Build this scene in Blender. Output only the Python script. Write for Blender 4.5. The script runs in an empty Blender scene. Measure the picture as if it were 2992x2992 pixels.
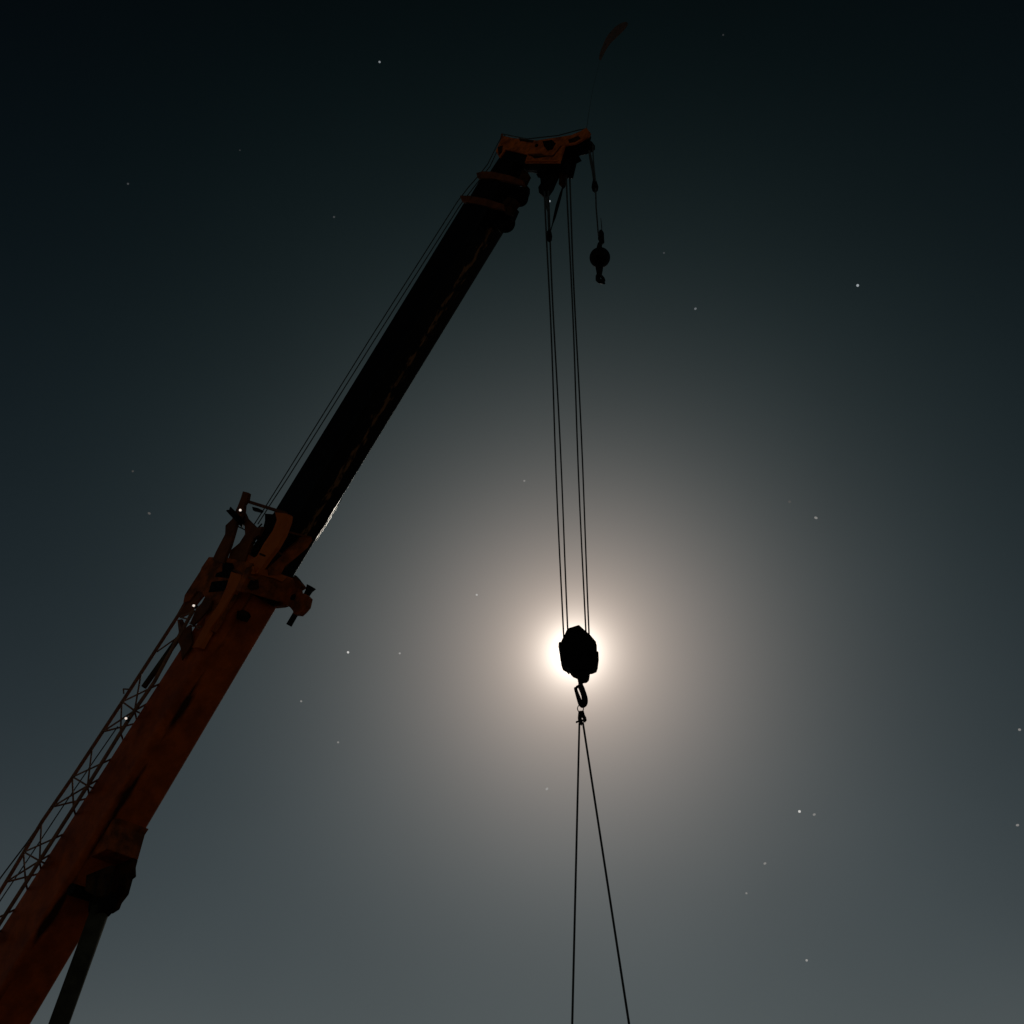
import bpy, bmesh, math, random
from mathutils import Vector as V
R = math.radians
SC = bpy.context.scene
COL = SC.collection

# ------------------------------------------------------------------ camera, sky, moonlight, exposure
PITCH = 38.0
F = 3067.0                      # focal length in photograph pixels (2992 wide)
EYE = V((0, 0, 1.6))
cam = bpy.data.cameras.new('camera'); camo = bpy.data.objects.new('camera', cam); COL.objects.link(camo)
cam.sensor_width = 36; cam.sensor_fit = 'HORIZONTAL'; cam.lens = 36 * F / 2992
cam.clip_start = .1; cam.clip_end = 20000
camo.location = EYE; camo.rotation_euler = (R(90 + PITCH), 0, 0)
SC.camera = camo
CF = V((0, math.cos(R(PITCH)), math.sin(R(PITCH)))); CU = V((0, -math.sin(R(PITCH)), math.cos(R(PITCH)))); CR = V((1, 0, 0))
def ray(px, py): return CR * ((px - 1496) / F) + CU * ((1496 - py) / F) + CF
MOON = ray(1679, 1908).normalized()

w = bpy.data.worlds.new('World'); SC.world = w; w.use_nodes = True
nt = w.node_tree; N = nt.nodes; L = nt.links
bg = N['Background']; bg.inputs['Strength'].default_value = 1.0
def mth(op, a, b=None, clamp=False):
    n = N.new('ShaderNodeMath'); n.operation = op; n.use_clamp = clamp
    for i, v in enumerate((a, b)):
        if v is None: continue
        if isinstance(v, (int, float)): n.inputs[i].default_value = v
        else: L.new(v, n.inputs[i])
    return n.outputs[0]
tc = N.new('ShaderNodeTexCoord')
dot = N.new('ShaderNodeVectorMath'); dot.operation = 'DOT_PRODUCT'
L.new(tc.outputs['Generated'], dot.inputs[0]); dot.inputs[1].default_value = MOON
theta = mth('MULTIPLY', mth('ARCCOSINE', mth('MINIMUM', dot.outputs['Value'], 1.0)), 180 / math.pi)
sep = N.new('ShaderNodeSeparateXYZ'); L.new(tc.outputs['Generated'], sep.inputs[0])
elev = mth('MULTIPLY', mth('ARCSINE', mth('MAXIMUM', sep.outputs['Z'], 0.0)), 180 / math.pi)
noi = N.new('ShaderNodeTexNoise'); noi.inputs['Scale'].default_value = 3.0; noi.inputs['Detail'].default_value = 3.0
L.new(tc.outputs['Generated'], noi.inputs['Vector'])
var = mth('ADD', mth('MULTIPLY', noi.outputs['Fac'], .30), .85)          # thin uneven haze
thick = mth('MAXIMUM', mth('ADD', mth('MULTIPLY', mth('SUBTRACT', elev, 30.0), .007), 1.0), .93)      # the air thins upward, so the aureole is tighter above
thg = mth('MULTIPLY', theta, thick)
cmb = N.new('ShaderNodeCombineXYZ')
GLOW = ((.70, 4.4), (.52, 4.65), (.405, 4.95)); WIDE = ((.104, 9.4), (.105, 12.0), (.104, 11.8)); CORE = (3.6, 3.3, 2.9); BASE = ((.165, 10.0), (.170, 11.0), (.155, 13.0))
for i in range(3):
    def ex(src, tau, a): return mth('MULTIPLY', mth('EXPONENT', mth('MULTIPLY', src, -1.0 / tau)), a)
    g = mth('ADD', mth('ADD', ex(thg, GLOW[i][1], GLOW[i][0]), mth('MULTIPLY', ex(thg, WIDE[i][1], WIDE[i][0]), var)), ex(theta, .80, CORE[i]))
    s = mth('ADD', g, mth('MULTIPLY', ex(elev, BASE[i][1], BASE[i][0]), var))
    L.new(s, cmb.inputs[i])
sky = N.new('ShaderNodeTexSky'); sky.sky_type = 'NISHITA'; sky.sun_disc = False
sky.sun_elevation = math.asin(MOON.z); sky.sun_rotation = math.atan2(MOON.x, MOON.y)
sc_ = N.new('ShaderNodeVectorMath'); sc_.operation = 'SCALE'; sc_.inputs['Scale'].default_value = .0002
L.new(sky.outputs[0], sc_.inputs[0])
add = N.new('ShaderNodeVectorMath'); add.operation = 'ADD'
L.new(cmb.outputs[0], add.inputs[0]); L.new(sc_.outputs[0], add.inputs[1]); L.new(add.outputs[0], bg.inputs['Color'])

sl = bpy.data.lights.new('moonlight', 'SUN'); sl.energy = .9; sl.angle = R(.6); sl.color = (1, .93, .82)
slo = bpy.data.objects.new('moonlight', sl); COL.objects.link(slo)
slo.rotation_euler = MOON.to_track_quat('Z', 'Y').to_euler(); slo.location = (0, 0, 50)
vs = SC.view_settings; vs.view_transform = 'Standard'; vs.look = 'None'; vs.exposure = 0; vs.gamma = 1; vs.use_curve_mapping = False

# ------------------------------------------------------------------ materials
def paint(name, c1, c2, scale=3.0, lo=.4, hi=.65, rough=.55, metal=0.0, spec=.12, bump=.0, stretch=None):
    m = bpy.data.materials.new(name); m.use_nodes = True; t = m.node_tree; b = t.nodes['Principled BSDF']
    n = t.nodes.new('ShaderNodeTexNoise'); n.inputs['Scale'].default_value = scale; n.inputs['Detail'].default_value = 8; n.inputs['Roughness'].default_value = .65
    tcn = t.nodes.new('ShaderNodeTexCoord'); t.links.new(tcn.outputs['Object'], n.inputs['Vector'])
    r = t.nodes.new('ShaderNodeValToRGB'); r.color_ramp.elements[0].position = lo; r.color_ramp.elements[1].position = hi
    r.color_ramp.elements[0].color = (*c1, 1); r.color_ramp.elements[1].color = (*c2, 1)
    t.links.new(n.outputs['Fac'], r.inputs[0]); t.links.new(r.outputs[0], b.inputs['Base Color'])
    b.inputs['Roughness'].default_value = rough; b.inputs['Metallic'].default_value = metal
    b.inputs['Specular IOR Level'].default_value = spec
    if bump:
        bp = t.nodes.new('ShaderNodeBump'); bp.inputs['Strength'].default_value = bump; bp.inputs['Distance'].default_value = .02
        t.links.new(n.outputs['Fac'], bp.inputs['Height']); t.links.new(bp.outputs[0], b.inputs['Normal'])
    return m
def glow(name, c, st):
    m = bpy.data.materials.new(name); m.use_nodes = True; t = m.node_tree; t.nodes.remove(t.nodes['Principled BSDF'])
    e = t.nodes.new('ShaderNodeEmission'); e.inputs[0].default_value = (*c, 1); e.inputs[1].default_value = st
    t.links.new(e.outputs[0], t.nodes['Material Output'].inputs[0]); return m
ORANGE = paint('orange_paint', (.54, .110, .014), (.70, .155, .020), 1.6, .35, .7, .6, bump=.1)
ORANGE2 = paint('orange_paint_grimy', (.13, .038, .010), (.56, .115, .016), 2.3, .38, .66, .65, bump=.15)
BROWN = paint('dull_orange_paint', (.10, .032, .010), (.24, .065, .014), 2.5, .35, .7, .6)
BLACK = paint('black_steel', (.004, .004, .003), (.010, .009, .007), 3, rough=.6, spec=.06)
MATTE = paint('greasy_pad', (.003, .003, .003), (.008, .007, .006), 3, rough=1.0, spec=0.0)
HEADP = paint('head_orange_paint', (.26, .060, .011), (.70, .150, .020), 4.0, .36, .60, .65, bump=.15)
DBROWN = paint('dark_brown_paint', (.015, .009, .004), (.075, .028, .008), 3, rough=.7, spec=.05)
JIBDIM = paint('jib_orange_dimmed', (.20, .095, .05), (.36, .16, .075), 4, rough=.6)  # jib's orange paint, the dim look of its thin bars put into the colour
GREYM = paint('cylinder_steel', (.045, .042, .027), (.09, .082, .05), 2, rough=.85, spec=.03)
GLINT = paint('glint_steel', (.07, .065, .055), (.17, .16, .13), 6, rough=.45, metal=1.0, spec=.5)
ROPE = paint('wire_rope', (.055, .062, .060), (.10, .108, .10), 30, rough=.9, spec=.02)
ROPEL = paint('wire_rope_light', (.05, .062, .058), (.08, .095, .09), 30, rough=.9, spec=.02)
DIRT = paint('ground_dirt', (.10, .085, .065), (.19, .165, .13), .6, rough=.95, bump=.4)
CONC = paint('concrete', (.25, .24, .22), (.36, .35, .33), 2.0, rough=.9)
RUB = paint('rubber', (.012, .012, .012), (.025, .024, .022), 5, rough=.85)
GLS = paint('cab_glass', (.02, .025, .03), (.03, .035, .04), 1, rough=.08, spec=.6)
RED = paint('red_cloth', (.10, .080, .062), (.17, .090, .068), 9, rough=.95)

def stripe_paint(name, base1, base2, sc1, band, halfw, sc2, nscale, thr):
    """paint with patches of a second colour, wear on the black boom, kept to a long band round the section (v of the UV)"""
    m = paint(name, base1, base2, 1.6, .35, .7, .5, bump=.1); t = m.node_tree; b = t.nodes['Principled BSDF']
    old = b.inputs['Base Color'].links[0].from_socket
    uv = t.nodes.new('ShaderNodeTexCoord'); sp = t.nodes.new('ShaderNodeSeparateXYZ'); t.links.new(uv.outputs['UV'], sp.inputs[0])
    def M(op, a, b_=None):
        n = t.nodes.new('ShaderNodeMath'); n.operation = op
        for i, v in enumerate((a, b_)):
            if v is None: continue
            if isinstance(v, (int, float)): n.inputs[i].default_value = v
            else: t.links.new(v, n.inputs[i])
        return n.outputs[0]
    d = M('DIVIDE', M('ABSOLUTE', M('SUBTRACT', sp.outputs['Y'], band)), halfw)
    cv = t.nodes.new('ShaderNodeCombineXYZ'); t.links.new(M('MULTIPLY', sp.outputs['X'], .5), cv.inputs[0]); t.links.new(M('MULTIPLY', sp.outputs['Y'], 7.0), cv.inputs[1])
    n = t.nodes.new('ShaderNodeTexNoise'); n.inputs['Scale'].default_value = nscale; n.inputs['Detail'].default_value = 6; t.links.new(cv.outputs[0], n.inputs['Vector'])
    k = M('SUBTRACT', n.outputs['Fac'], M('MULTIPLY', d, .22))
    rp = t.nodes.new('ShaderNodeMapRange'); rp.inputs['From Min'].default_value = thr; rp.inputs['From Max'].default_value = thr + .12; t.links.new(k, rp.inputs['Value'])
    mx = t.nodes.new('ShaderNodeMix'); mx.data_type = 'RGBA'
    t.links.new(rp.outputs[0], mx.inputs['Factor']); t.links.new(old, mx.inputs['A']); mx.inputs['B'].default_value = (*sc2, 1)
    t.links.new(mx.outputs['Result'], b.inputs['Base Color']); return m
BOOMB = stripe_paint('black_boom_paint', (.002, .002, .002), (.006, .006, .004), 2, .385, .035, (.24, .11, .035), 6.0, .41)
BOOMO = stripe_paint('orange_boom_paint', (.30, .056, .010), (.70, .125, .015), 2, .285, .040, (.050, .014, .005), 1.1, .39)  # dark patches in a band near the lower corner

# ------------------------------------------------------------------ helpers
def link(name, bm, m, parent=None, smooth=False, bevel=0):
    me = bpy.data.meshes.new(name); bmesh.ops.recalc_face_normals(bm, faces=bm.faces); bm.to_mesh(me); bm.free()
    me.materials.append(m)
    for p in me.polygons: p.use_smooth = smooth
    o = bpy.data.objects.new(name, me); COL.objects.link(o)
    if parent is not None:
        o.parent = parent; o.matrix_parent_inverse = parent.matrix_world.inverted() if False else o.matrix_parent_inverse
        off = V(parent['_o']) if '_o' in parent else V((0, 0, 0))
        me.transform(__import__('mathutils').Matrix.Translation(-off)); o['_o'] = list(off)
    if bevel:
        b = o.modifiers.new('bevel', 'BEVEL'); b.width = bevel; b.segments = 2; b.limit_method = 'ANGLE'
    return o
def thing(name, label, cat, loc, group=None):
    o = bpy.data.objects.new(name, None); COL.objects.link(o); o.location = loc; o['_o'] = list(loc)
    o['label'] = label; o['category'] = cat
    if group: o['group'] = group
    return o
def tag(o, label, cat, group=None):
    o['label'] = label; o['category'] = cat
    if group: o['group'] = group
    return o

T = EYE + ray(1560, 470) * 30.0
S = V((.6, .8, 0))
def P(px, py, s=0.0):
    r = ray(px, py); t = ((T + S * s - EYE).dot(S)) / r.dot(S); return EYE + r * t
def PY(px, py, y):
    r = ray(px, py); return EYE + r * ((y - EYE.y) / r.y)
D = (T - P(60, 2850)).normalized()
NU = S.cross(D).normalized()
if NU.z < 0: NU = -NU
def ppm(p): return F / (p - EYE).dot(CF)

def plate_bm(pts, a, b, bm=None, f=None, hole=None):
    """outline pts (points or pixels) given on plane s=a, run to s=b"""
    bm = bm or bmesh.new(); f = f or (lambda x, y, s: P(x, y, s))
    base = [f(x, y, a) for x, y in pts]
    vs0 = [bm.verts.new(p) for p in base]; vs1 = [bm.verts.new(p + S * (b - a)) for p in base]
    bm.faces.new(vs0); bm.faces.new(list(reversed(vs1)))
    n = len(pts)
    for i in range(n): bm.faces.new([vs0[i], vs1[i], vs1[(i + 1) % n], vs0[(i + 1) % n]])
    return bm
def plate_y(pts, yc, half, bm=None):
    bm = bm or bmesh.new(); base = [PY(x, y, yc) for x, y in pts]
    v0 = [bm.verts.new(p + V((0, -half, 0))) for p in base]; v1 = [bm.verts.new(p + V((0, half, 0))) for p in base]
    bm.faces.new(v0); bm.faces.new(list(reversed(v1))); n = len(pts)
    for i in range(n): bm.faces.new([v0[i], v1[i], v1[(i + 1) % n], v0[(i + 1) % n]])
    return bm
def tube(pts, rad, seg=10, bm=None, cap=True):
    bm = bm or bmesh.new(); pts = [V(p) for p in pts]
    if isinstance(rad, (int, float)): rad = [rad] * len(pts)
    ref = None; rings = []
    for i, p in enumerate(pts):
        t = (pts[min(i + 1, len(pts) - 1)] - pts[max(i - 1, 0)]).normalized()
        if ref is None: ref = t.orthogonal().normalized()
        ref = (ref - t * ref.dot(t)).normalized(); q = t.cross(ref)
        rings.append([bm.verts.new(p + (ref * math.cos(2 * math.pi * k / seg) + q * math.sin(2 * math.pi * k / seg)) * rad[i]) for k in range(seg)])
    for a, b in zip(rings, rings[1:]):
        for k in range(seg): bm.faces.new([a[k], a[(k + 1) % seg], b[(k + 1) % seg], b[k]])
    if cap: bm.faces.new(rings[0]); bm.faces.new(list(reversed(rings[-1])))
    return bm
def bar(a, b, wx, wn=None, bm=None, up=None):
    """rectangular bar from a to b"""
    bm = bm or bmesh.new(); wn = wn or wx; a, b = V(a), V(b); t = (b - a).normalized()
    u = (up or S); u = (u - t * u.dot(t)).normalized(); v = t.cross(u)
    c = [(-1, -1), (1, -1), (1, 1), (-1, 1)]
    A = [bm.verts.new(a + u * i * wx / 2 + v * j * wn / 2) for i, j in c]; B = [bm.verts.new(b + u * i * wx / 2 + v * j * wn / 2) for i, j in c]
    bm.faces.new(A); bm.faces.new(B[::-1])
    for k in range(4): bm.faces.new([A[k], B[k], B[(k + 1) % 4], A[(k + 1) % 4]])
    return bm
def box(c, size, bm=None):
    bm = bm or bmesh.new(); c = V(c); sx, sy, sz = size
    M = bmesh.ops.create_cube(bm, size=1)
    for v in M['verts']: v.co = V((v.co.x * sx, v.co.y * sy, v.co.z * sz)) + c
    return bm
def disc(c, axis, r, th, seg=32, bm=None, groove=True):
    axis = V(axis).normalized(); c = V(c)
    if groove: return tube([c - axis * th / 2, c - axis * th * .3, c, c + axis * th * .3, c + axis * th / 2], [r, r * .99, r * .88, r * .99, r], seg, bm)
    return tube([c - axis * th / 2, c + axis * th / 2], r, seg, bm)
def ball(c, r, bm=None, sub=2):
    bm = bm or bmesh.new(); M = bmesh.ops.create_icosphere(bm, subdivisions=sub, radius=r)
    for v in M['verts']: v.co += V(c)
    return bm
def section(name, st, w, rc, m, parent, near=None):
    """boom section: st = [(Lx,Ly,Rfun)], near top edge on s=-w/2, lower far edge on s=+w/2; rounded lower corners"""
    bm = bmesh.new(); uvl = bm.loops.layers.uv.new('UVMap'); rings = []
    for (p_nt, p_fb) in st:
        h = (p_nt - (p_fb - S * w)); hn = h.length; nn = h.normalized(); nb = p_fb - S * w
        pts = [(0, hn)]
        for k in range(7): a = math.pi + k / 6 * math.pi / 2; pts.append((rc + rc * math.cos(a), rc + rc * math.sin(a)))
        for k in range(7): a = 1.5 * math.pi + k / 6 * math.pi / 2; pts.append((w - rc + rc * math.cos(a), rc + rc * math.sin(a)))
        pts.append((w, hn)); pts.append((w * .5, hn))
        ln = [0]
        for a, b in zip(pts, pts[1:] + pts[:1]): ln.append(ln[-1] + math.dist(a, b))
        rings.append(([bm.verts.new(nb + S * x + nn * y) for x, y in pts], [l / (2 * hn + 2 * w) for l in ln], nb.dot(D)))
    for (a, va, ua), (b, vb, ub) in zip(rings, rings[1:]):
        n = len(a)
        for k in range(n):
            j = (k + 1) % n; f = bm.faces.new([a[k], a[j], b[j], b[k]])
            f.smooth = True
            for lp, uvv in zip(f.loops, ((ua, va[k]), (ua, va[k + 1]), (ub, vb[k + 1]), (ub, vb[k]))): lp[uvl].uv = uvv
    bm.faces.new(rings[0][0]); bm.faces.new(rings[-1][0][::-1])
    o = link(name, bm, m, parent)
    for p in o.data.polygons: p.use_smooth = len(p.vertices) == 4
    es = o.modifiers.new('split', 'EDGE_SPLIT'); es.split_angle = R(40)
    return o
def stat(lp, Rf, w):
    """pair of corner points at the left outline pixel lp, perpendicular to the boom"""
    a = P(lp[0], lp[1], -w / 2); lo, hi = lp[1] - 600, lp[1] + 600
    for _ in range(50):
        mid = (lo + hi) / 2
        if (P(Rf(mid), mid, w / 2) - a).dot(D) > 0: lo = mid
        else: hi = mid
    return a, P(Rf(lo), lo, w / 2)

# ------------------------------------------------------------------ ground
bm = bmesh.new(); bmesh.ops.create_grid(bm, x_segments=2, y_segments=2, size=1500)
g = link('ground', bm, DIRT); g['kind'] = 'structure'

# ------------------------------------------------------------------ crane
crane = thing('mobile_crane', 'big orange telescopic mobile crane, its long black boom leaning up across the night sky', 'crane', P(-700, 3700) * 1.0)
pivot_axis = P(60, 2850); k = (2.6 - pivot_axis.z) / D.z; PIV = pivot_axis + D * k
crane.location = (PIV.x, PIV.y, 0); crane['_o'] = [PIV.x, PIV.y, 0]

# base boom (orange)
Lb = lambda y: 680 - .640 * (y - 1660)
Rb = lambda y: 822 - .591 * (y - 1765)
WB = 1.22
s1 = stat((Lb(1612), 1612), Rb, WB); s2 = stat((Lb(2650), 2650), Rb, WB)
l1 = (s2[0] - s1[0]); kk = (2.2 - s2[0].z) / l1.z
l2 = (s2[1] - s1[1])
s3 = (s2[0] + l1 * kk, s2[1] + l2 * kk)
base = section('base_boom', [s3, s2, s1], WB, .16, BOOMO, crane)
# inner boom (black)
Li = lambda y: 860 + (1400 - y) * .614
Ri = lambda y: 1000 - (y - 1458) * .612
WI = .92
a1 = stat((Li(595), 595), Ri, WI); a2 = stat((Li(1700), 1700), Ri, WI)
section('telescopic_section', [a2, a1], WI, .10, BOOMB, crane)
L2 = lambda y: 1405 + (521 - y) * .60
R2 = lambda y: 1512 + (590 - y) * .60
b1 = stat((L2(515), 515), R2, .80); b2 = stat((L2(600), 600), R2, .80)
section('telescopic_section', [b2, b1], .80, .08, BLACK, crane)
L3 = lambda y: 1434 + (498 - y) * .66
R3 = lambda y: 1538 + (520 - y) * .60
c1 = stat((L3(425), 425), R3, .68); c2 = stat((L3(530), 530), R3, .68)
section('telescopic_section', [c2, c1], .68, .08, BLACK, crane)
# collars on the ends of the two sections
def collar(pts, s0, s1, under):
    o = link('collar', plate_bm(pts, s0, s1), BROWN, crane, bevel=.01)
    link('collar_pad', under, BLACK, crane, bevel=.015)
link('collar', plate_bm([(1343, 571), (1372, 571), (1420, 580), (1471, 596), (1473, 612), (1440, 606), (1400, 596), (1349, 587)], -.50, -.40), BROWN, crane, bevel=.01)
link('collar', plate_bm([(1391, 505), (1410, 500), (1440, 501), (1490, 512), (1528, 527), (1530, 540), (1490, 531), (1440, 520), (1395, 519)], -.46, -.36), BROWN, crane, bevel=.01)
link('collar_foot', plate_bm([(1474, 598), (1490, 582), (1512, 588), (1522, 600), (1508, 616), (1500, 632), (1478, 628)], -.30, -.40), DBROWN, crane, bevel=.012)
link('collar_foot', plate_bm([(1530, 500), (1545, 508), (1552, 520), (1540, 545), (1528, 548), (1520, 530)], -.30, -.38), DBROWN, crane, bevel=.012)
cpt = P(1477, 651, .05); link('slide_pad', ball(cpt, 29 / ppm(cpt), sub=3), MATTE, crane, smooth=True)
cpt = P(1519, 579, .05); link('slide_pad', ball(cpt, 25 / ppm(cpt), sub=3), MATTE, crane, smooth=True)
link('pad_lug', plate_bm([(1515, 556), (1540, 556), (1549, 552), (1549, 566), (1541, 588), (1520, 590)], .26, .1), BLACK, crane, bevel=.015)
link('collar_plate', plate_bm([(1400, 596), (1471, 610), (1495, 595), (1505, 605), (1490, 640), (1455, 668), (1395, 640), (1352, 590)], -.1, .1), BLACK, crane, bevel=.01)
# boom head
head = link('boom_head', plate_bm([(1462, 402), (1500, 407), (1568, 414), (1613, 407), (1670, 398), (1699, 386), (1706, 384), (1712, 395), (1705, 403), (1682, 415), (1645, 422), (1632, 474), (1590, 474), (1545, 478), (1520, 478), (1470, 455)], -.33, -.02), BLACK, crane, bevel=.015)
plate = [(1468, 396), (1499, 403), (1568, 410), (1613, 403), (1670, 394), (1699, 381), (1713, 373), (1725, 388), (1718, 400), (1702, 408), (1684, 418), (1650, 425), (1634, 475), (1533, 475), (1541, 451), (1477, 436), (1459, 461), (1448, 441)]
link('head_belly', plate_bm([(1510, 405), (1568, 414), (1630, 405), (1652, 402), (1662, 428), (1645, 432), (1632, 474), (1545, 474), (1515, 470)], -.018, .14, f=lambda x, y, s: P(x, y, -.33) + S * (s + .33)), BLACK, head, bevel=.015)
link('nose_block', plate_bm([(1640, 402), (1670, 398), (1699, 386), (1710, 388), (1710, 400), (1700, 408), (1682, 415), (1640, 424)], -.018, .16, f=lambda x, y, s: P(x, y, -.33) + S * (s + .33)), BLACK, head, bevel=.015)
link('head_plate', plate_bm(plate, -.39, -.335), HEADP, head, bevel=.01)
far = [(1500, 403), (1568, 410), (1613, 403), (1670, 394), (1699, 381), (1713, 376), (1722, 390), (1702, 408), (1684, 418), (1650, 425), (1634, 475), (1533, 475)]
far = [(1500, 405), (1568, 412), (1613, 405), (1650, 402), (1660, 420), (1645, 428), (1634, 472), (1533, 472)]
fb = bmesh.new(); off = [P(x, y, -.39) + S * .62 for x, y in far]
v0 = [fb.verts.new(p) for p in off]; v1 = [fb.verts.new(p + S * .05) for p in off]
fb.faces.new(v0); fb.faces.new(v1[::-1])
for i in range(len(far)): j = (i + 1) % len(far); fb.faces.new([v0[i], v1[i], v1[j], v0[j]])
link('head_plate', fb, BLACK, head, bevel=.01)  # far twin of the orange plate, its shade put in as black
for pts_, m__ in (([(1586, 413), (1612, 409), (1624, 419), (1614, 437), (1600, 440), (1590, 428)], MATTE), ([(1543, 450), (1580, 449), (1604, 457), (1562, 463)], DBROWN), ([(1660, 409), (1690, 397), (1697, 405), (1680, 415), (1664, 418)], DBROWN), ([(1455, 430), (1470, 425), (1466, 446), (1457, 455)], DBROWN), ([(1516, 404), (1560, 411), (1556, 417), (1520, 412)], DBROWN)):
    link('head_dark_patch', plate_bm(pts_, -.392, -.40), m__, head)  # flat dark patches laid on the plate, standing in for gaps
link('head_pin', disc(P(1603, 424, -.41), S, .10, .06, groove=False), BLACK, head, bevel=.01)
link('head_pin', disc(P(1568, 425, -.41), S, .05, .05, groove=False), BLACK, head, bevel=.01)
link('head_rib', bar(P(1537, 470, -.41), P(1632, 470, -.41), .035), ORANGE, head)
link('head_rib', bar(P(1545, 452, -.405), P(1616, 456, -.405), .03), BROWN, head)
link('head_rib', bar(P(1616, 456, -.405), P(1640, 426, -.405), .03), BROWN, head)
for s in (-.2, -.06): link('nose_sheave', disc(P(1704, 411, s), S, .23, .09), BLACK, head)
for s in (-.1, .05): link('head_sheave', disc(P(1640, 484, s), S, .19, .09), BLACK, head)
for s in (-.1, .1): link('head_sheave', disc(P(1598, 486, s), S, .22, .09), BLACK, head)
# brackets under the head
link('rope_guide', plate_bm([(1576, 498), (1580, 518), (1588, 533), (1589, 547), (1582, 558), (1584, 574), (1593, 581), (1605, 575), (1618, 556), (1623, 544), (1634, 520), (1636, 500)], .18, .02), BLACK, head, bevel=.01)
link('rope_guide', plate_bm([(1640, 500), (1641, 522), (1639, 546), (1646, 553), (1652, 547), (1663, 505)], .2, .08), DBROWN, head, bevel=.01)
link('winch_rope_guard', tube([P(1465, 402, -.1), P(1467, 386 + 6, -.1)], .03), BROWN, head)
# antenna rod with pennant
rod = thing('signal_pennant', 'faint reddish pennant on a thin whip above the boom tip', 'pennant', P(1714, 372, -.3))
link('whip', tube([P(1714, 374, -.3), P(1722, 320, -.28), P(1733, 255, -.27), P(1752, 178, -.25)], [.008, .005, .004, .003], 6), ROPEL, rod)
bm = bmesh.new(); NX = 16
cl = [(1752, 176, 5), (1757, 160, 8), (1766, 140, 9), (1776, 120, 12), (1790, 104, 15), (1806, 88, 16), (1822, 74, 13), (1834, 66, 5)]
rows = []
for i, (x, y, h) in enumerate(cl):
    so = .05 * math.sin(i * 1.5); rows.append([bm.verts.new(P(x - h * .8 * (k / 3 * 2 - 1) * .75, y - h * (k / 3 * 2 - 1) * .6, -.25 + so * (1 + .5 * math.sin(k)))) for k in range(4)])
for a, b in zip(rows, rows[1:]):
    for k in range(3): bm.faces.new([a[k], a[k + 1], b[k + 1], b[k]])
pn = link('pennant_cloth', bm, RED, rod, smooth=True); so = pn.modifiers.new('solid', 'SOLIDIFY'); so.thickness = .006
pn.modifiers.new('sub', 'SUBSURF').levels = 1

UN = (s2[1] - s1[1]).cross(S).normalized()
if UN.z > 0: UN = -UN
def PUx(px, py, d=0.0):
    r_ = ray(px, py); o_ = s1[1] + UN * d; return EYE + r_ * ((o_ - EYE).dot(UN) / r_.dot(UN))
def under_bm(pts, d0, d1):
    bm = bmesh.new(); b0 = [PUx(x, y, d1) for x, y in pts]
    v1 = [bm.verts.new(p) for p in b0]; v0 = [bm.verts.new(p - UN * (d1 - d0)) for p in b0]
    bm.faces.new(v1); bm.faces.new(v0[::-1]); n = len(pts)
    for i in range(n): bm.faces.new([v0[i], v1[i], v1[(i + 1) % n], v0[(i + 1) % n]])
    return bm
# --- the guide frame at the front of the base boom  (zoom pixels z(x,y) -> photo)
def z(x, y): return (550 + x * .23292, 1400 + y * .23292)
def zp(pts): return [z(*p) for p in pts]
NB = -WB / 2
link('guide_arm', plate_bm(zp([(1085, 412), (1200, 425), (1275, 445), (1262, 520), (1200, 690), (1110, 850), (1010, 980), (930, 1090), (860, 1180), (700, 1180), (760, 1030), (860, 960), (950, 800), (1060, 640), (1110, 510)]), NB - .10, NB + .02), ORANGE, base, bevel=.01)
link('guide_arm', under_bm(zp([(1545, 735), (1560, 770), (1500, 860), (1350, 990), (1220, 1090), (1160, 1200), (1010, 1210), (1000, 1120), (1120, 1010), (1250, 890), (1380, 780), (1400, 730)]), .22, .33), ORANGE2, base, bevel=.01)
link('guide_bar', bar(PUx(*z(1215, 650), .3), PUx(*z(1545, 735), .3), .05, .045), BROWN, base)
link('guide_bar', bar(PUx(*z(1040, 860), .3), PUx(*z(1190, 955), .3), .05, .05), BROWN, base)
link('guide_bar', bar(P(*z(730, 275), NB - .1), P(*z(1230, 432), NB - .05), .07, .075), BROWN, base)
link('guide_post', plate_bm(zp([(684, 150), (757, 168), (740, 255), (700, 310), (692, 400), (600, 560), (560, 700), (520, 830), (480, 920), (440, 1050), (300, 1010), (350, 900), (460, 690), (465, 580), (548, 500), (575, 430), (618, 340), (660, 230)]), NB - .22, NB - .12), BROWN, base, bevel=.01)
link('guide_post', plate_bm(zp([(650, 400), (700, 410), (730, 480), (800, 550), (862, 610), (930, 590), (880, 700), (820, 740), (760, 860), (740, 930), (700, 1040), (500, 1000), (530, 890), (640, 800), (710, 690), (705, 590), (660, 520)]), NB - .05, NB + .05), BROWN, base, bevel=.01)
for p in (((585, 575), (720, 640)), ((840, 650), (925, 560)), ((860, 740), (900, 640)), ((800, 760), (900, 745)), ((790, 800), (880, 800)), ((480, 620), (560, 540))):
    link('guide_rod', bar(P(*z(*p[0]), NB - .02), P(*z(*p[1]), NB - .02), .03), BLACK, base)
link('guide_plate', plate_bm(zp([(960, 430), (1100, 440), (1110, 520), (1060, 640), (950, 800), (880, 880), (800, 940), (790, 880), (870, 760), (930, 640), (960, 520)]), NB + .1, NB + .2), BLACK, base, bevel=.01)
link('guide_lug', plate_bm(zp([(800, 345), (870, 360), (925, 385), (905, 412), (810, 390)]), NB - .02, NB + .05), BLACK, base)
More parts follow.
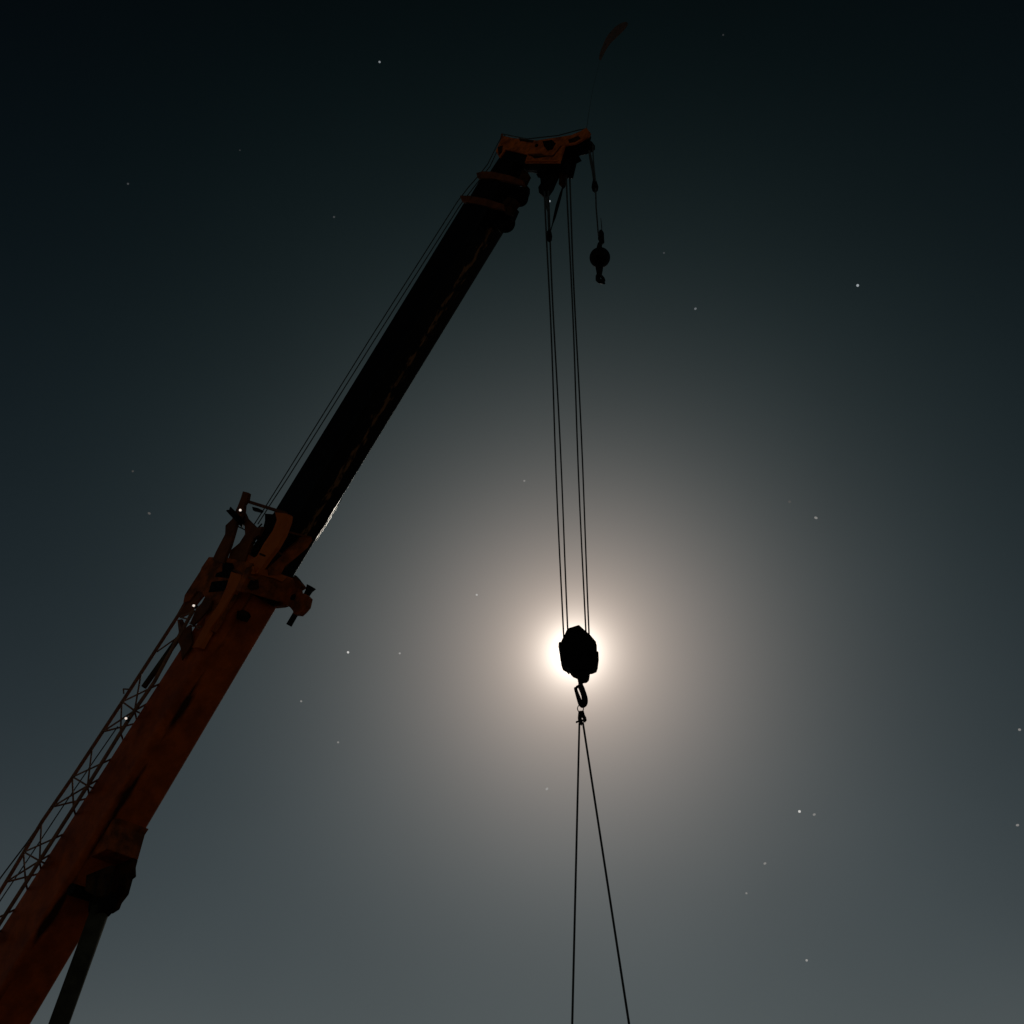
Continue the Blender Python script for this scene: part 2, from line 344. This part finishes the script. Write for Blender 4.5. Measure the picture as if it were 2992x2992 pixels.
# side sheave seen nearly edge on
dd = (P(*z(605, 475), NB - .2) - EYE).dot(CF); e0 = EYE + ray(*z(503, 372)) * dd; e1 = EYE + ray(*z(705, 585)) * dd
ax = ((e1 - e0).normalized().cross(CF) + CF * .22).normalized()
link('guide_sheave', disc((e0 + e1) / 2, ax, (e1 - e0).length / 2, 0.16), BLACK, base)
# lower body of the frame: dark windows and orange ribs
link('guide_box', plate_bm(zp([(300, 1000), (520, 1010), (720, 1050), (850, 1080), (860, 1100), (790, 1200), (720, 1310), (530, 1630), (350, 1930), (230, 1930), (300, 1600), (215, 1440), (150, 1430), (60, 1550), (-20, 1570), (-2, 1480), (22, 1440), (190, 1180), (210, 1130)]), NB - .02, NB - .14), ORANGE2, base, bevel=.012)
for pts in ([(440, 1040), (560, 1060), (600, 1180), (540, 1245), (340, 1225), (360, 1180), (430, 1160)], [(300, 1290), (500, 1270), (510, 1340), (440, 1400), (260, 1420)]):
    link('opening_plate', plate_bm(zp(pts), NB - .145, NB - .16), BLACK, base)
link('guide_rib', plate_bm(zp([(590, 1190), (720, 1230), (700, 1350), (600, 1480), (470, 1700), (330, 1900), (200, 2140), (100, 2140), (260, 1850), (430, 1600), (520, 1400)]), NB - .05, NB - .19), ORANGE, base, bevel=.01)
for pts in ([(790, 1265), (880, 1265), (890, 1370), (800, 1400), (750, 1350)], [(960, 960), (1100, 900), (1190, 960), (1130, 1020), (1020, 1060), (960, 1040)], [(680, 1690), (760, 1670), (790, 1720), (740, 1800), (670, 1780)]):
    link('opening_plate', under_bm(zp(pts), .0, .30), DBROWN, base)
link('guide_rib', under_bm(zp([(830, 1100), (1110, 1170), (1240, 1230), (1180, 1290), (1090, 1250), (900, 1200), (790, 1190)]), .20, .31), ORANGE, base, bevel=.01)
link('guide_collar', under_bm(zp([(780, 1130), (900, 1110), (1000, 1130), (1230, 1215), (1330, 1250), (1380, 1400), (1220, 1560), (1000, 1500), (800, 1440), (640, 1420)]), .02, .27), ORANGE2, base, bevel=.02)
link('guide_rib', bar(P(*z(575, 1140), NB - .17), P(*z(830, 1260), NB - .17), .05, .06), BROWN, base)
# pin bracket on the far lower side
FB = WB / 2
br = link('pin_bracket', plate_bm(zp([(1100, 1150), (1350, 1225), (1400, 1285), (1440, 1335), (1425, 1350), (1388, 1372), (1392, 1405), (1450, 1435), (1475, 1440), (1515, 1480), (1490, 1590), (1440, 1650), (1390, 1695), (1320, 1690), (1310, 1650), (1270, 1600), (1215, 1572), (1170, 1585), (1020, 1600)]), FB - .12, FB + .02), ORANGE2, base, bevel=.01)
link('bracket_hole', disc(P(*z(1315, 1480), FB - .135), S, .085, .03, groove=False), BLACK, br)
link('bracket_flange', plate_bm(zp([(1330, 1195), (1370, 1235), (1440, 1335), (1400, 1352), (1320, 1260)]), FB - .10, FB + .0), BLACK, br, bevel=.01)
pa, pb = P(*z(1545, 1350), FB), P(*z(1262, 1835), FB); mpx = 1 / ppm(pa)
link('locking_pin', tube([pa, pa.lerp(pb, .10), pa.lerp(pb, .22), pa.lerp(pb, .24), pa.lerp(pb, .62), pa.lerp(pb, .64), pb], [r * .2329 * mpx for r in (66, 46, 40, 46, 50, 36, 38)], 14), BLACK, br)
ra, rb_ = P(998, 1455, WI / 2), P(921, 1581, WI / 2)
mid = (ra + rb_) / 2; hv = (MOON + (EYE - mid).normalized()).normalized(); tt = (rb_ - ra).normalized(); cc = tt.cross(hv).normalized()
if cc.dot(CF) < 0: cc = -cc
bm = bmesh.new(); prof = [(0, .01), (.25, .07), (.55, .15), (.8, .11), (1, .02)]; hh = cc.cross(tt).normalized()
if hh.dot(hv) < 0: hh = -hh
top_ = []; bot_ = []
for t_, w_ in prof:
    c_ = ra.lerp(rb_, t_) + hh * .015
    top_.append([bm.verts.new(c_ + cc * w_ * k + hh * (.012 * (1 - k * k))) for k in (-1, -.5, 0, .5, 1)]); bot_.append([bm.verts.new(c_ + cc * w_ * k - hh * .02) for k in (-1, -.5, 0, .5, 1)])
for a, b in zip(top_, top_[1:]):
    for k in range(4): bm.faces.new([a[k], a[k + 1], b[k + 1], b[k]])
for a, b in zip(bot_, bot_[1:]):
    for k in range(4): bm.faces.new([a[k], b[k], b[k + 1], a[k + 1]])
link('glint_strip', bm, GLINT, crane, smooth=True)  # added strip, turned to mirror the moon as a glint on the edge
# unidentified bright dots on the crane, built as small glowing balls
DOTGLOW = glow('bright_dot_glow', (1.0, .86, .76), .85)
for (x, y, s) in ((702, 1490.5, NB - .28), (566, 1769.5, NB - .26), (368, 2099, NB - .75)):
    p = P(x, y, s)
    lm = link('bright_dot', ball(p, 3.7 / ppm(p)), DOTGLOW, crane, smooth=True)
    link('dot_holder', tube([p + S * .03, p + S * .10], .055, 10), BLACK, lm)
# lift cylinder and its bracket
fk = [(432, 2434), (426, 2436), (419, 2462), (398, 2535), (399, 2562), (389, 2570), (377, 2614), (356, 2640), (349, 2658), (331, 2669), (300, 2672), (250, 2640), (230, 2580), (300, 2450)]
lb = link('cylinder_bracket', plate_bm([(436, 2422), (424, 2440), (417, 2465), (404, 2512), (340, 2540), (250, 2540), (300, 2450)], .5, -.4), ORANGE2, base, bevel=.02)
link('bracket_lug', plate_bm([(404, 2512), (398, 2535), (399, 2562), (389, 2570), (377, 2614), (357, 2640), (350, 2658), (331, 2670), (290, 2676), (225, 2640), (225, 2560), (340, 2525)], .48, .34), DBROWN, lb, bevel=.02)
link('bracket_lug', plate_bm([(336, 2530), (328, 2590), (318, 2618), (292, 2625), (258, 2605), (262, 2560)], -.36, -.46), DBROWN, lb, bevel=.02)
link('cylinder_pin', tube([P(310, 2630, .5), P(310, 2630, .5) - S * 1.0], .14, 20), BLACK, lb)
q0 = P(300, 2640, 0.1); q1 = P(172, 2992, 0.1); dq = (q1 - q0); kq = (1.9 - q0.z) / dq.z; q2 = q0 + dq * kq
cyl = link('lift_cylinder', tube([q0 + dq * .03, q2], 27 / ppm(q0), 28), GREYM, crane, smooth=True)
link('cylinder_eye', disc(q0, S, .30, .34, groove=False), BLACK, cyl)
link('cylinder_gland', tube([q0 + dq * .62 * 2.2, q0 + dq * .66 * 2.2], 33 / ppm(q0), 28), BLACK, cyl)

# ---------------- rest of the crane outside the frame
ct = PIV
hd = V((D.x, D.y, 0)).normalized(); sd = S
def wb(a, b, c, sx, sy, sz, bm=None):
    """box in crane axes: a along heading, b sideways, c up"""
    m = bar(V((ct.x, ct.y, 0)) + hd * (a - sx / 2) + sd * b + V((0, 0, c)), V((ct.x, ct.y, 0)) + hd * (a + sx / 2) + sd * b + V((0, 0, c)), sy, sz, bm, up=sd); return m
link('carrier_deck', wb(1.5, 0, 1.15, 13, 2.7, .5), ORANGE, crane, bevel=.05)
link('turntable', tube([V((ct.x, ct.y, 1.42)) + hd * 1.5, V((ct.x, ct.y, 1.62)) + hd * 1.5], 1.2, 40), BLACK, crane)
for sgn in (-1, 1): link('boom_cheek', wb(.9, sgn * .78, 2.3, 3.2, .12, 1.35), ORANGE, crane, bevel=.05)
link('superstructure', wb(.9, 0, 1.75, 5.5, 2.4, .25), ORANGE, crane, bevel=.04)
link('counterweight', wb(-2.6, 0, 2.3, 1.2, 2.7, 1.0), ORANGE2, crane, bevel=.06)
cb = link('operator_cab', wb(2.4, -1.5, 2.5, 1.9, .85, 1.5), ORANGE, crane, bevel=.12)
link('cab_window', wb(2.45, -1.94, 2.75, 1.4, .02, .8), GLS, cb)
for i in range(5):
    for sgn in (-1, 1):
        c = V((ct.x, ct.y, .62)) + hd * (-3.6 + i * 2.35) + sd * sgn * 1.15
        wl = link('wheel', tube([c - sd * .2, c - sd * .17, c + sd * .17, c + sd * .2], [.5, .62, .62, .5], 28), RUB, crane)
        link('rim', disc(c + sd * sgn * .19, sd, .32, .06, groove=False), ORANGE2, wl)
for a in (-4.2, 6.6):
    for sgn in (-1, 1):
        og = link('outrigger', wb(a, sgn * 2.2, .95, .35, 2.2, .3), ORANGE, crane, bevel=.02)
        c = V((ct.x, ct.y, 0)) + hd * a + sd * sgn * 3.2
        link('outrigger_jack', tube([c + V((0, 0, .1)), c + V((0, 0, 1.2))], .09, 14), GREYM, og)
        link('outrigger_pad', tube([c + V((0, 0, .0)), c + V((0, 0, .1))], .38, 20), BLACK, og)

# ------------------------------------------------------------------ lattice jib stowed along the boom
jib = thing('lattice_jib', 'slender dark lattice jib stowed along the upper left side of the orange boom', 'lattice jib', P(362, 2050, -.8))
A = [(574, 1704), (521, 1798), (350, 2062), (215, 2267), (124, 2399), (34, 2550), (-60, 2705), (-230, 2985)]
B = [(566, 1782), (521, 1862), (451, 1992), (400, 2066), (370, 2112), (264, 2283), (217, 2357), (122, 2505), (82, 2569), (11, 2680), (-90, 2840), (-200, 3015)]
SA, SB, SCc = -.62, -.95, -.2
def fit(pts):
    n = len(pts); mx = sum(p[1] for p in pts) / n; my = sum(p[0] for p in pts) / n
    k = sum((p[1] - mx) * (p[0] - my) for p in pts) / sum((p[1] - mx) ** 2 for p in pts); return lambda y: my + k * (y - mx)
def jl(pts): return lambda y: next((pts[i][0] + (pts[i + 1][0] - pts[i][0]) * (y - pts[i][1]) / (pts[i + 1][1] - pts[i][1]) for i in range(len(pts) - 1) if y <= pts[i + 1][1]), pts[-1][0])
fA, fB = jl(A), jl(B)
link('chord', tube([P(x, y, SA) for x, y in A], .050, 8), JIBDIM, jib, smooth=True)
link('chord', tube([P(x, y, SB) for x, y in B], .050, 8), JIBDIM, jib, smooth=True)
fC = lambda y: Lb(y) + 18
link('chord', tube([P(fC(1850), 1850, SCc), P(fC(3000), 3000, SCc)], .038, 8), JIBDIM, jib, smooth=True)
def zb(x, y): return (x * .2588, 2050 + y * .2588)
def onto(fn, y, s): return P(fn(y), y, s)
segs = [('A', 850, 'B', 950), ('A', 850, 'B', 700), ('B', 700, 'C', 610), ('A', 520, 'B', 950), ('A', 860, 'B', 1200), ('B', 1200, 'C', 1345), ('A', 1190, 'B', 950), ('B', 950, 'C', 1000), ('B', 950, 'C', 1120), ('B', 950, 'C', 825), ('A', 1190, 'C', 1080)]
for kx in range(-1, 4):
    sh = kx * 848
    for (c1_, y1, c2_, y2) in segs:
        Y1, Y2 = 2050 + (y1 + sh) * .2588, 2050 + (y2 + sh) * .2588
        if min(Y1, Y2) < 1800 or max(Y1, Y2) > 3010: continue
        def pt(c, y): return onto(fA, y, SA) if c == 'A' else onto(fB, y, SB) if c == 'B' else onto(fC, y, SCc)
        link('brace', tube([pt(c1_, Y1), pt(c2_, Y2)], .025, 6), JIBDIM, jib, smooth=True)
# head end of the jib with gussets
def zc(x, y): return (350 + x * .2588, 1700 + y * .2588)
def zcp(p): return [zc(*q) for q in p]
link('gusset', plate_bm(zcp([(650, 430), (700, 420), (740, 520), (800, 480), (810, 640), (810, 700), (700, 880), (685, 740), (650, 660), (665, 560)]), -.72, -.68), BROWN, jib)
link('gusset', plate_bm(zcp([(870, 20), (960, 60), (940, 140), (840, 260), (790, 340), (690, 390), (655, 390), (780, 190)]), -.70, -.62), BROWN, jib, bevel=.01)
link('gusset', plate_bm(zcp([(960, 170), (1040, 200), (1000, 300), (900, 420), (820, 490), (790, 470), (860, 300), (920, 240)]), -.86, -.80), BROWN, jib, bevel=.01)
for p in (((680, 400), (790, 425)), ((690, 390), (830, 330)), ((790, 470), (1010, 330)), ((800, 500), (930, 505)), ((830, 480), (900, 530)), ((420, 790), (660, 620)), ((660, 440), (700, 560)), ((40, 1210), (130, 1215)), ((40, 1210), (45, 1260))):
    link('brace', tube([P(*zc(*p[0]), -.78), P(*zc(*p[1]), -.78)], .021, 6), JIBDIM, jib)
link('extension_tube', tube([P(*zc(660, 640), -.55), P(*zc(270, 1190), -.55)], .075, 14), GREYM, jib, smooth=True)
# ropes lying along the jib
rp = link('control_cable', tube([P(*zb(1330, 280), -.5), P(*zb(1080, 640), -.5), P(*zb(700, 1200), -.5), P(*zb(330, 1760), -.5), P(*zb(-100, 2400), -.5)], .016, 6), ROPE, jib)
tag(link('hoist_line', tube([P(*zb(480, 1340), -.3), P(*zb(300, 1600), -.3), P(*zb(50, 1930), -.3), P(*zb(-60, 2080), -.3), P(*zb(-600, 2840), -.3)], .02, 6), ROPE), 'thin rope running outside the lattice jib at the lower left edge', 'rope')

# ------------------------------------------------------------------ ropes along the back of the boom
r1 = [(743, 1532), (778, 1477), (827, 1399), (1080, 992), (1336, 590), (1368, 548), (1397, 515), (1425, 480), (1452, 425), (1470, 392)]
r2 = [(753, 1532), (788, 1477), (838, 1401), (1090, 1000), (1344, 600), (1376, 558), (1404, 522), (1432, 486), (1458, 430), (1476, 394)]
tag(link('winch_rope', tube([P(x, y, .05) for x, y in r1], .017, 6), ROPEL), 'outer of the two thin steel ropes running along the back of the boom', 'rope', 'winch ropes along the boom')
tag(link('winch_rope', tube([P(x, y, .15) for x, y in r2], .017, 6), ROPEL), 'inner winch rope, the one closer to the black boom', 'rope', 'winch ropes along the boom')
tag(link('auxiliary_line', tube([P(1470, 392, .1), P(1540, 406, .1), P(1630, 396, .1), P(1690, 380, .1), P(1714, 376, .1)], .016, 6), ROPE), 'thin rope lying over the top of the orange boom head', 'rope')

# ------------------------------------------------------------------ hoist rope falls, hook block, hook
YH = P(1630, 500, .1).y
hr = thing('hoist_rope', 'long steel hoist rope in four falls from the boom head down to the hook block', 'rope', PY(1650, 1840, YH))
falls = (((1592, 560), (1646.5, 1872), -.10), ((1601, 560), (1662, 1872), .10), ((1655, 500), (1712, 1872), -.10), ((1663, 500), (1724, 1880), .10))
for (a, b, dy) in falls:
    pa_, pb_ = PY(*a, YH + dy), PY(*b, YH + dy)
    pts = [pa_.lerp(pb_, t) + V((.012 * math.sin(t * 9 + dy * 20), 0, 0)) for t in [i / 14 for i in range(15)]]
    link('rope_fall', tube(pts, [.024 - .0085 * min(1, i / 11) for i in range(15)], 8), ROPE, hr, smooth=True)

def q(x, y): return (1550 + x * .20704, 1780 + y * .20704)
def qp(p): return [q(*v) for v in p]
blk = thing('hook_block', 'heavy black pulley block hanging from four ropes right in front of the moon', 'hook block', PY(*q(700, 1000), YH))
outer = [(480, 365), (512, 295), (668, 240), (692, 244), (762, 300), (838, 362), (922, 462), (936, 520), (938, 600), (952, 680), (955, 770), (936, 810), (900, 838), (840, 845), (800, 850), (560, 850), (520, 815), (462, 790), (438, 730), (422, 650), (426, 590), (411, 520), (440, 440)]
for yy in (-.13, .13): link('cheek_plate', plate_y(qp(outer), YH + yy, .02), BLACK, blk, bevel=.006)
core = [(495, 380), (525, 310), (680, 262), (820, 390), (900, 480), (915, 600), (925, 760), (880, 820), (560, 830), (480, 770), (450, 640), (440, 520)]
link('sheave_housing', plate_y(qp(core), YH, .112), BLACK, blk, bevel=.01)
for dy in (-.06, .06):
    for xx, yy in ((550, 560), (810, 570)):
        p = PY(*q(xx, yy), YH + dy); link('sheave', disc(p, V((0, 1, 0)), 118 * .207 / ppm(p), .07), BLACK, blk)
link('side_guard', plate_y(qp([(395, 500), (425, 485), (440, 650), (450, 780), (425, 700), (412, 600)][::-1]), YH, .08), BLACK, blk)
link('cheek_weight', plate_y(qp([(860, 640), (952, 660), (957, 780), (940, 830), (880, 855), (840, 860)]), YH, .17), BLACK, blk, bevel=.01)
link('cheek_weight', plate_y(qp([(425, 640), (480, 640), (560, 860), (545, 870), (515, 838), (462, 808), (438, 740)]), YH, .15), BLACK, blk, bevel=.01)
link('crosshead', plate_y(qp([(545, 850), (575, 905), (605, 935), (668, 960), (672, 1010), (745, 1020), (795, 1015), (828, 985), (838, 930), (838, 840)]), YH, .09), BLACK, blk, bevel=.02)
def px_tube(pts, yc, seg=14):
    P3 = [PY(*q(x, y), yc) for x, y, r in pts]; return tube(P3, [r * .20704 / ppm(p) for (x, y, r), p in zip(pts, P3)], seg)
link('shank', px_tube([(708, 1000, 34), (708, 1060, 34), (706, 1090, 40)], YH), BLACK, blk, smooth=True)
hk = [(700, 1075, 44), (718, 1110, 44), (737, 1160, 42), (755, 1210, 42), (766, 1260, 45), (768, 1305, 47), (756, 1345, 50), (735, 1360, 50), (712, 1340, 42), (694, 1300, 34), (678, 1250, 32), (660, 1200, 28), (644, 1150, 25), (634, 1115, 24), (632, 1100, 16)]
hook = link('hook', px_tube(hk, YH, 16), BLACK, blk, smooth=True); hook.modifiers.new('sub', 'SUBSURF').levels = 1
link('hook_latch', px_tube([(640, 1120, 18), (660, 1095, 20), (690, 1085, 22)], YH), BLACK, blk)
# master link + shackle
ml = thing('shackle', 'small dark shackle under the big hook holding the two sling ropes', 'shackle', PY(*q(715, 1600), YH))
lk = [(706 + 42 * math.cos(a), 1402 + 52 * math.sin(a), 7) for a in [i * math.pi / 12 for i in range(25)]]
link('link_ring', px_tube(lk, YH, 8), ROPE, ml, smooth=True)
link('shackle_bow', plate_y(qp([(676, 1445), (750, 1440), (765, 1500), (790, 1545), (775, 1592), (742, 1580), (740, 1530), (724, 1522), (718, 1540), (738, 1590), (724, 1638), (696, 1618), (672, 1580), (668, 1520)]), YH, .035), BLACK, ml, bevel=.008)
def blob(x, y, r): p = PY(*q(x, y), YH); return ball(p, r * .207 / ppm(p))
link('shackle_pin', px_tube([(648, 1592, 14), (672, 1585, 12), (735, 1568, 12), (762, 1562, 22), (782, 1560, 22)], YH), BLACK, ml)
link('shackle_nut', blob(768, 1562, 27), BLACK, ml, smooth=True)
link('shackle_nut', blob(652, 1594, 15), BLACK, ml, smooth=True)
# slings and their load
ap1, ap2 = PY(*q(690, 1610), YH), PY(*q(740, 1600), YH)
e1_ = PY(1672, 2992, YH); e2_ = PY(1838, 2992, YH)
def down(a, b, zz): return a + (b - a) * ((zz - a.z) / (b.z - a.z))
g1, g2 = down(ap1, e1_, 1.2), down(ap2, e2_, 1.2)
def sag(a, b, n=12): return [a.lerp(b, i / n) for i in range(n + 1)]
tag(link('wire_sling', tube(sag(ap1, g1), .0175, 8), ROPE, smooth=True), 'left sling rope dropping almost straight down from the shackle', 'sling', 'slings under the hook')
tag(link('wire_sling', tube(sag(ap2, g2), .0185, 8), ROPE, smooth=True), 'slanted sling rope running down to the right from the shackle', 'sling', 'slings under the hook')
ld = thing('concrete_block', 'grey concrete block on the ground at the lower ends of the slings', 'concrete block', V(((g1.x + g2.x) / 2, YH, 0)))
link('block_body', box(((g1.x + g2.x) / 2, YH, .55), (2.4, 1.2, 1.1)), CONC, ld, bevel=.04)
for g_ in (g1, g2): link('lifting_eye', tube([g_ + V((.09 * math.cos(a), 0, -.06 + .09 * math.sin(a))) for a in [i * math.pi / 8 for i in range(17)]], .02, 8), BLACK, ld)

# ------------------------------------------------------------------ wires and weight of the limit switch at the head (left)
def h1(x, y): return (1300 + x * .28468, 350 + y * .28468)
def hp(p): return [h1(*v) for v in p]
def h_tube(pts, yc, seg=10):
    P3 = [PY(*h1(x, y), yc) for x, y, r in pts]; return tube(P3, [r * .28468 / ppm(p) for (x, y, r), p in zip(pts, P3)], seg)
YL = YH - .25
tw = thing('limit_switch_weight', 'small dark weight hung on wires beside the left hoist ropes under the boom head', 'weight', PY(*h1(1070, 1240), YL), 'limit switch weights')
link('weight_body', h_tube([(1068, 1130, 8), (1070, 1155, 24), (1072, 1200, 30), (1074, 1235, 24), (1074, 1250, 10)], YL, 14), BLACK, tw, smooth=True)
link('wire', h_tube([(1045, 790, 8), (1050, 880, 22), (1062, 940, 12), (1060, 1040, 7), (1064, 1140, 7)], YL), ROPE, tw)
link('wire', h_tube([(1210, 690, 6), (1190, 760, 14), (1155, 880, 18), (1125, 1000, 14), (1105, 1070, 6), (1085, 1140, 5)], YL), BLACK, tw)
# auxiliary line, weight, headache ball
YN = P(1722, 430, 0).y
tw2 = thing('limit_switch_weight', 'small dark weight on the auxiliary rope between boom nose and ball', 'weight', PY(*h1(1540, 740), YN), 'limit switch weights')
link('weight_body', h_tube([(1532, 610, 10), (1536, 640, 24), (1540, 690, 36), (1542, 720, 30), (1542, 742, 10)], YN, 14), BLACK, tw2, smooth=True)
link('wire', h_tube([(1482, 320, 12), (1495, 400, 15), (1520, 520, 16), (1530, 620, 12)], YN), ROPE, tw2)
tag(link('auxiliary_rope', h_tube([(1516, 240, 7), (1522, 400, 7), (1545, 640, 8), (1552, 900, 8), (1562, 1020, 8), (1572, 1150, 8), (1578, 1190, 8)], YN - .05), ROPE), 'single thin rope from the boom nose down to the ball', 'rope')
hb = thing('headache_ball', 'round black hook ball hanging on the single rope right of the boom head', 'hook ball', PY(*h1(1590, 1600), YN))
ctr = PY(*h1(1590, 1415), YN)
link('ball', ball(ctr, 106 * .28468 / ppm(ctr), sub=4), BLACK, hb, smooth=True)
link('rope_socket', h_tube([(1600, 1140, 16), (1604, 1165, 28), (1602, 1220, 32), (1612, 1255, 26), (1590, 1275, 24), (1582, 1330, 30)], YN, 14), BLACK, hb, smooth=True)
link('socket_wire', h_tube([(1612, 1160, 4), (1608, 1090, 5), (1600, 1010, 3)], YN), ROPE, hb)
link('swivel', h_tube([(1585, 1510, 40), (1586, 1550, 34), (1586, 1590, 26)], YN, 14), BLACK, hb, smooth=True)
bh = link('ball_hook', h_tube([(1586, 1580, 26), (1572, 1610, 27), (1572, 1640, 27), (1592, 1660, 25), (1616, 1664, 24), (1626, 1650, 22), (1622, 1628, 18), (1608, 1604, 13)], YN, 12), BLACK, hb, smooth=True)
link('hook_tip', h_tube([(1618, 1665, 18), (1640, 1682, 9)], YN), BLACK, bh)

# ------------------------------------------------------------------ moon and stars, far off
p = EYE + MOON * 9000
m_ = tag(link('moon', ball(p, 9000 * math.tan(R(.26)), sub=4), glow('moonshine', (1, .95, .86), 4), smooth=True), 'full moon hidden behind the black hook block', 'moon')
stars = [(1109, 181, 4.2, 3, 'bright star high at the top, left of the boom head'), (374, 537, 4, 1, 'faint star alone in the upper left sky'), (976, 634, 4, 1, 'faint star left of the upper boom, level with the hook ball'), (701, 439, 3, 0, 'very faint star in the upper left between two brighter ones'),
 (388, 1377, 4, 0, 'dim star in the dark sky left of the frame on the boom'), (436, 1500, 4.5, 1, 'dim star just left of the guide frame sheave'), (1940, 739, 3.5, 1, 'small star right of the hook ball'), (2032, 902, 4.5, 2, 'greenish white star below and right of the hook ball'),
 (2506, 834, 5.4, 4, 'brightest star, in the upper right sky'), (1532, 1405, 4, 2, 'star just left of the hoist ropes, above the moon glow'), (2307, 1466, 5, 1, 'very dim star, upper of two to the upper right of the moon'), (1604, 588, 4.8, 5, 'bright star between the wires just under the boom head'),
 (2384, 1513, 5, 2, 'star right of the moon glow, lower of a dim pair'), (2336, 2371, 5.4, 5, 'bright white star of a close pair at lower right'), (2379, 2380, 4.6, 2, 'dimmer right neighbour of the bright star at lower right'), (2979, 2132, 5, 2, 'star at the right edge, the upper of two'),
 (2973, 2411, 4.6, 2, 'star at the right edge, the lower of two'), (2235, 2523, 4.4, 2, 'small star below left of the bright pair at lower right'), (2181, 2610, 4, 2, 'dim star, lowest left one under the bright pair'), (2357, 2806, 4.6, 3, 'lone star near the bottom right of the sky'),
 (1598, 2305, 4.6, 3, 'star left of the slings below the hook'), (1017, 1906, 4.6, 5, 'bright star between the orange boom and the moon'), (1168, 1909, 4, 3, 'dimmer star between the bright star and the moon, same height'), (880, 2049, 4, 2, 'small star right of the orange boom, below the bright one'),
 (988, 2169, 4, 2, 'lowest small star right of the orange boom'), (1393, 1738, 4, 4, 'star inside the left edge of the moon glow'), (2113, 102, 3.5, 0, 'barely visible star near the top right of the pennant')]
BR = [.028, .05, .13, .21, .32, .45]
smat = {}
for (x, y, r, b, lab) in stars:
    d_ = 4000.0; c = EYE + ray(x, y) * d_
    key = b if y < 1300 else b + 10
    if key not in smat:
        e = BR[b] if y < 1300 else BR[b] + (.06 if b > 1 else .02)
        smat[key] = glow('starlight', (.86, .95, 1.0) if y < 1300 else (1, .98, .94), e * 1.15)
    bm = ball((0, 0, 0), 1, sub=2)
    random.seed(int(x * 7 + y)); el = random.uniform(1.0, 1.5) if r > 4.3 else 1.1; an = random.uniform(-.7, .9)
    for v in bm.verts:
        u = v.co.x * el; t_ = v.co.y
        xx, yy = u * math.cos(an) - t_ * math.sin(an), u * math.sin(an) + t_ * math.cos(an)
        v.co = c + (CR * xx + CU * yy + CF * v.co.z) * (r * .72 * d_ / F)
    tag(link('star', bm, smat[key], smooth=True), lab, 'star', 'stars in the night sky')

for o in bpy.data.objects:
    if '_o' in o: del o['_o']
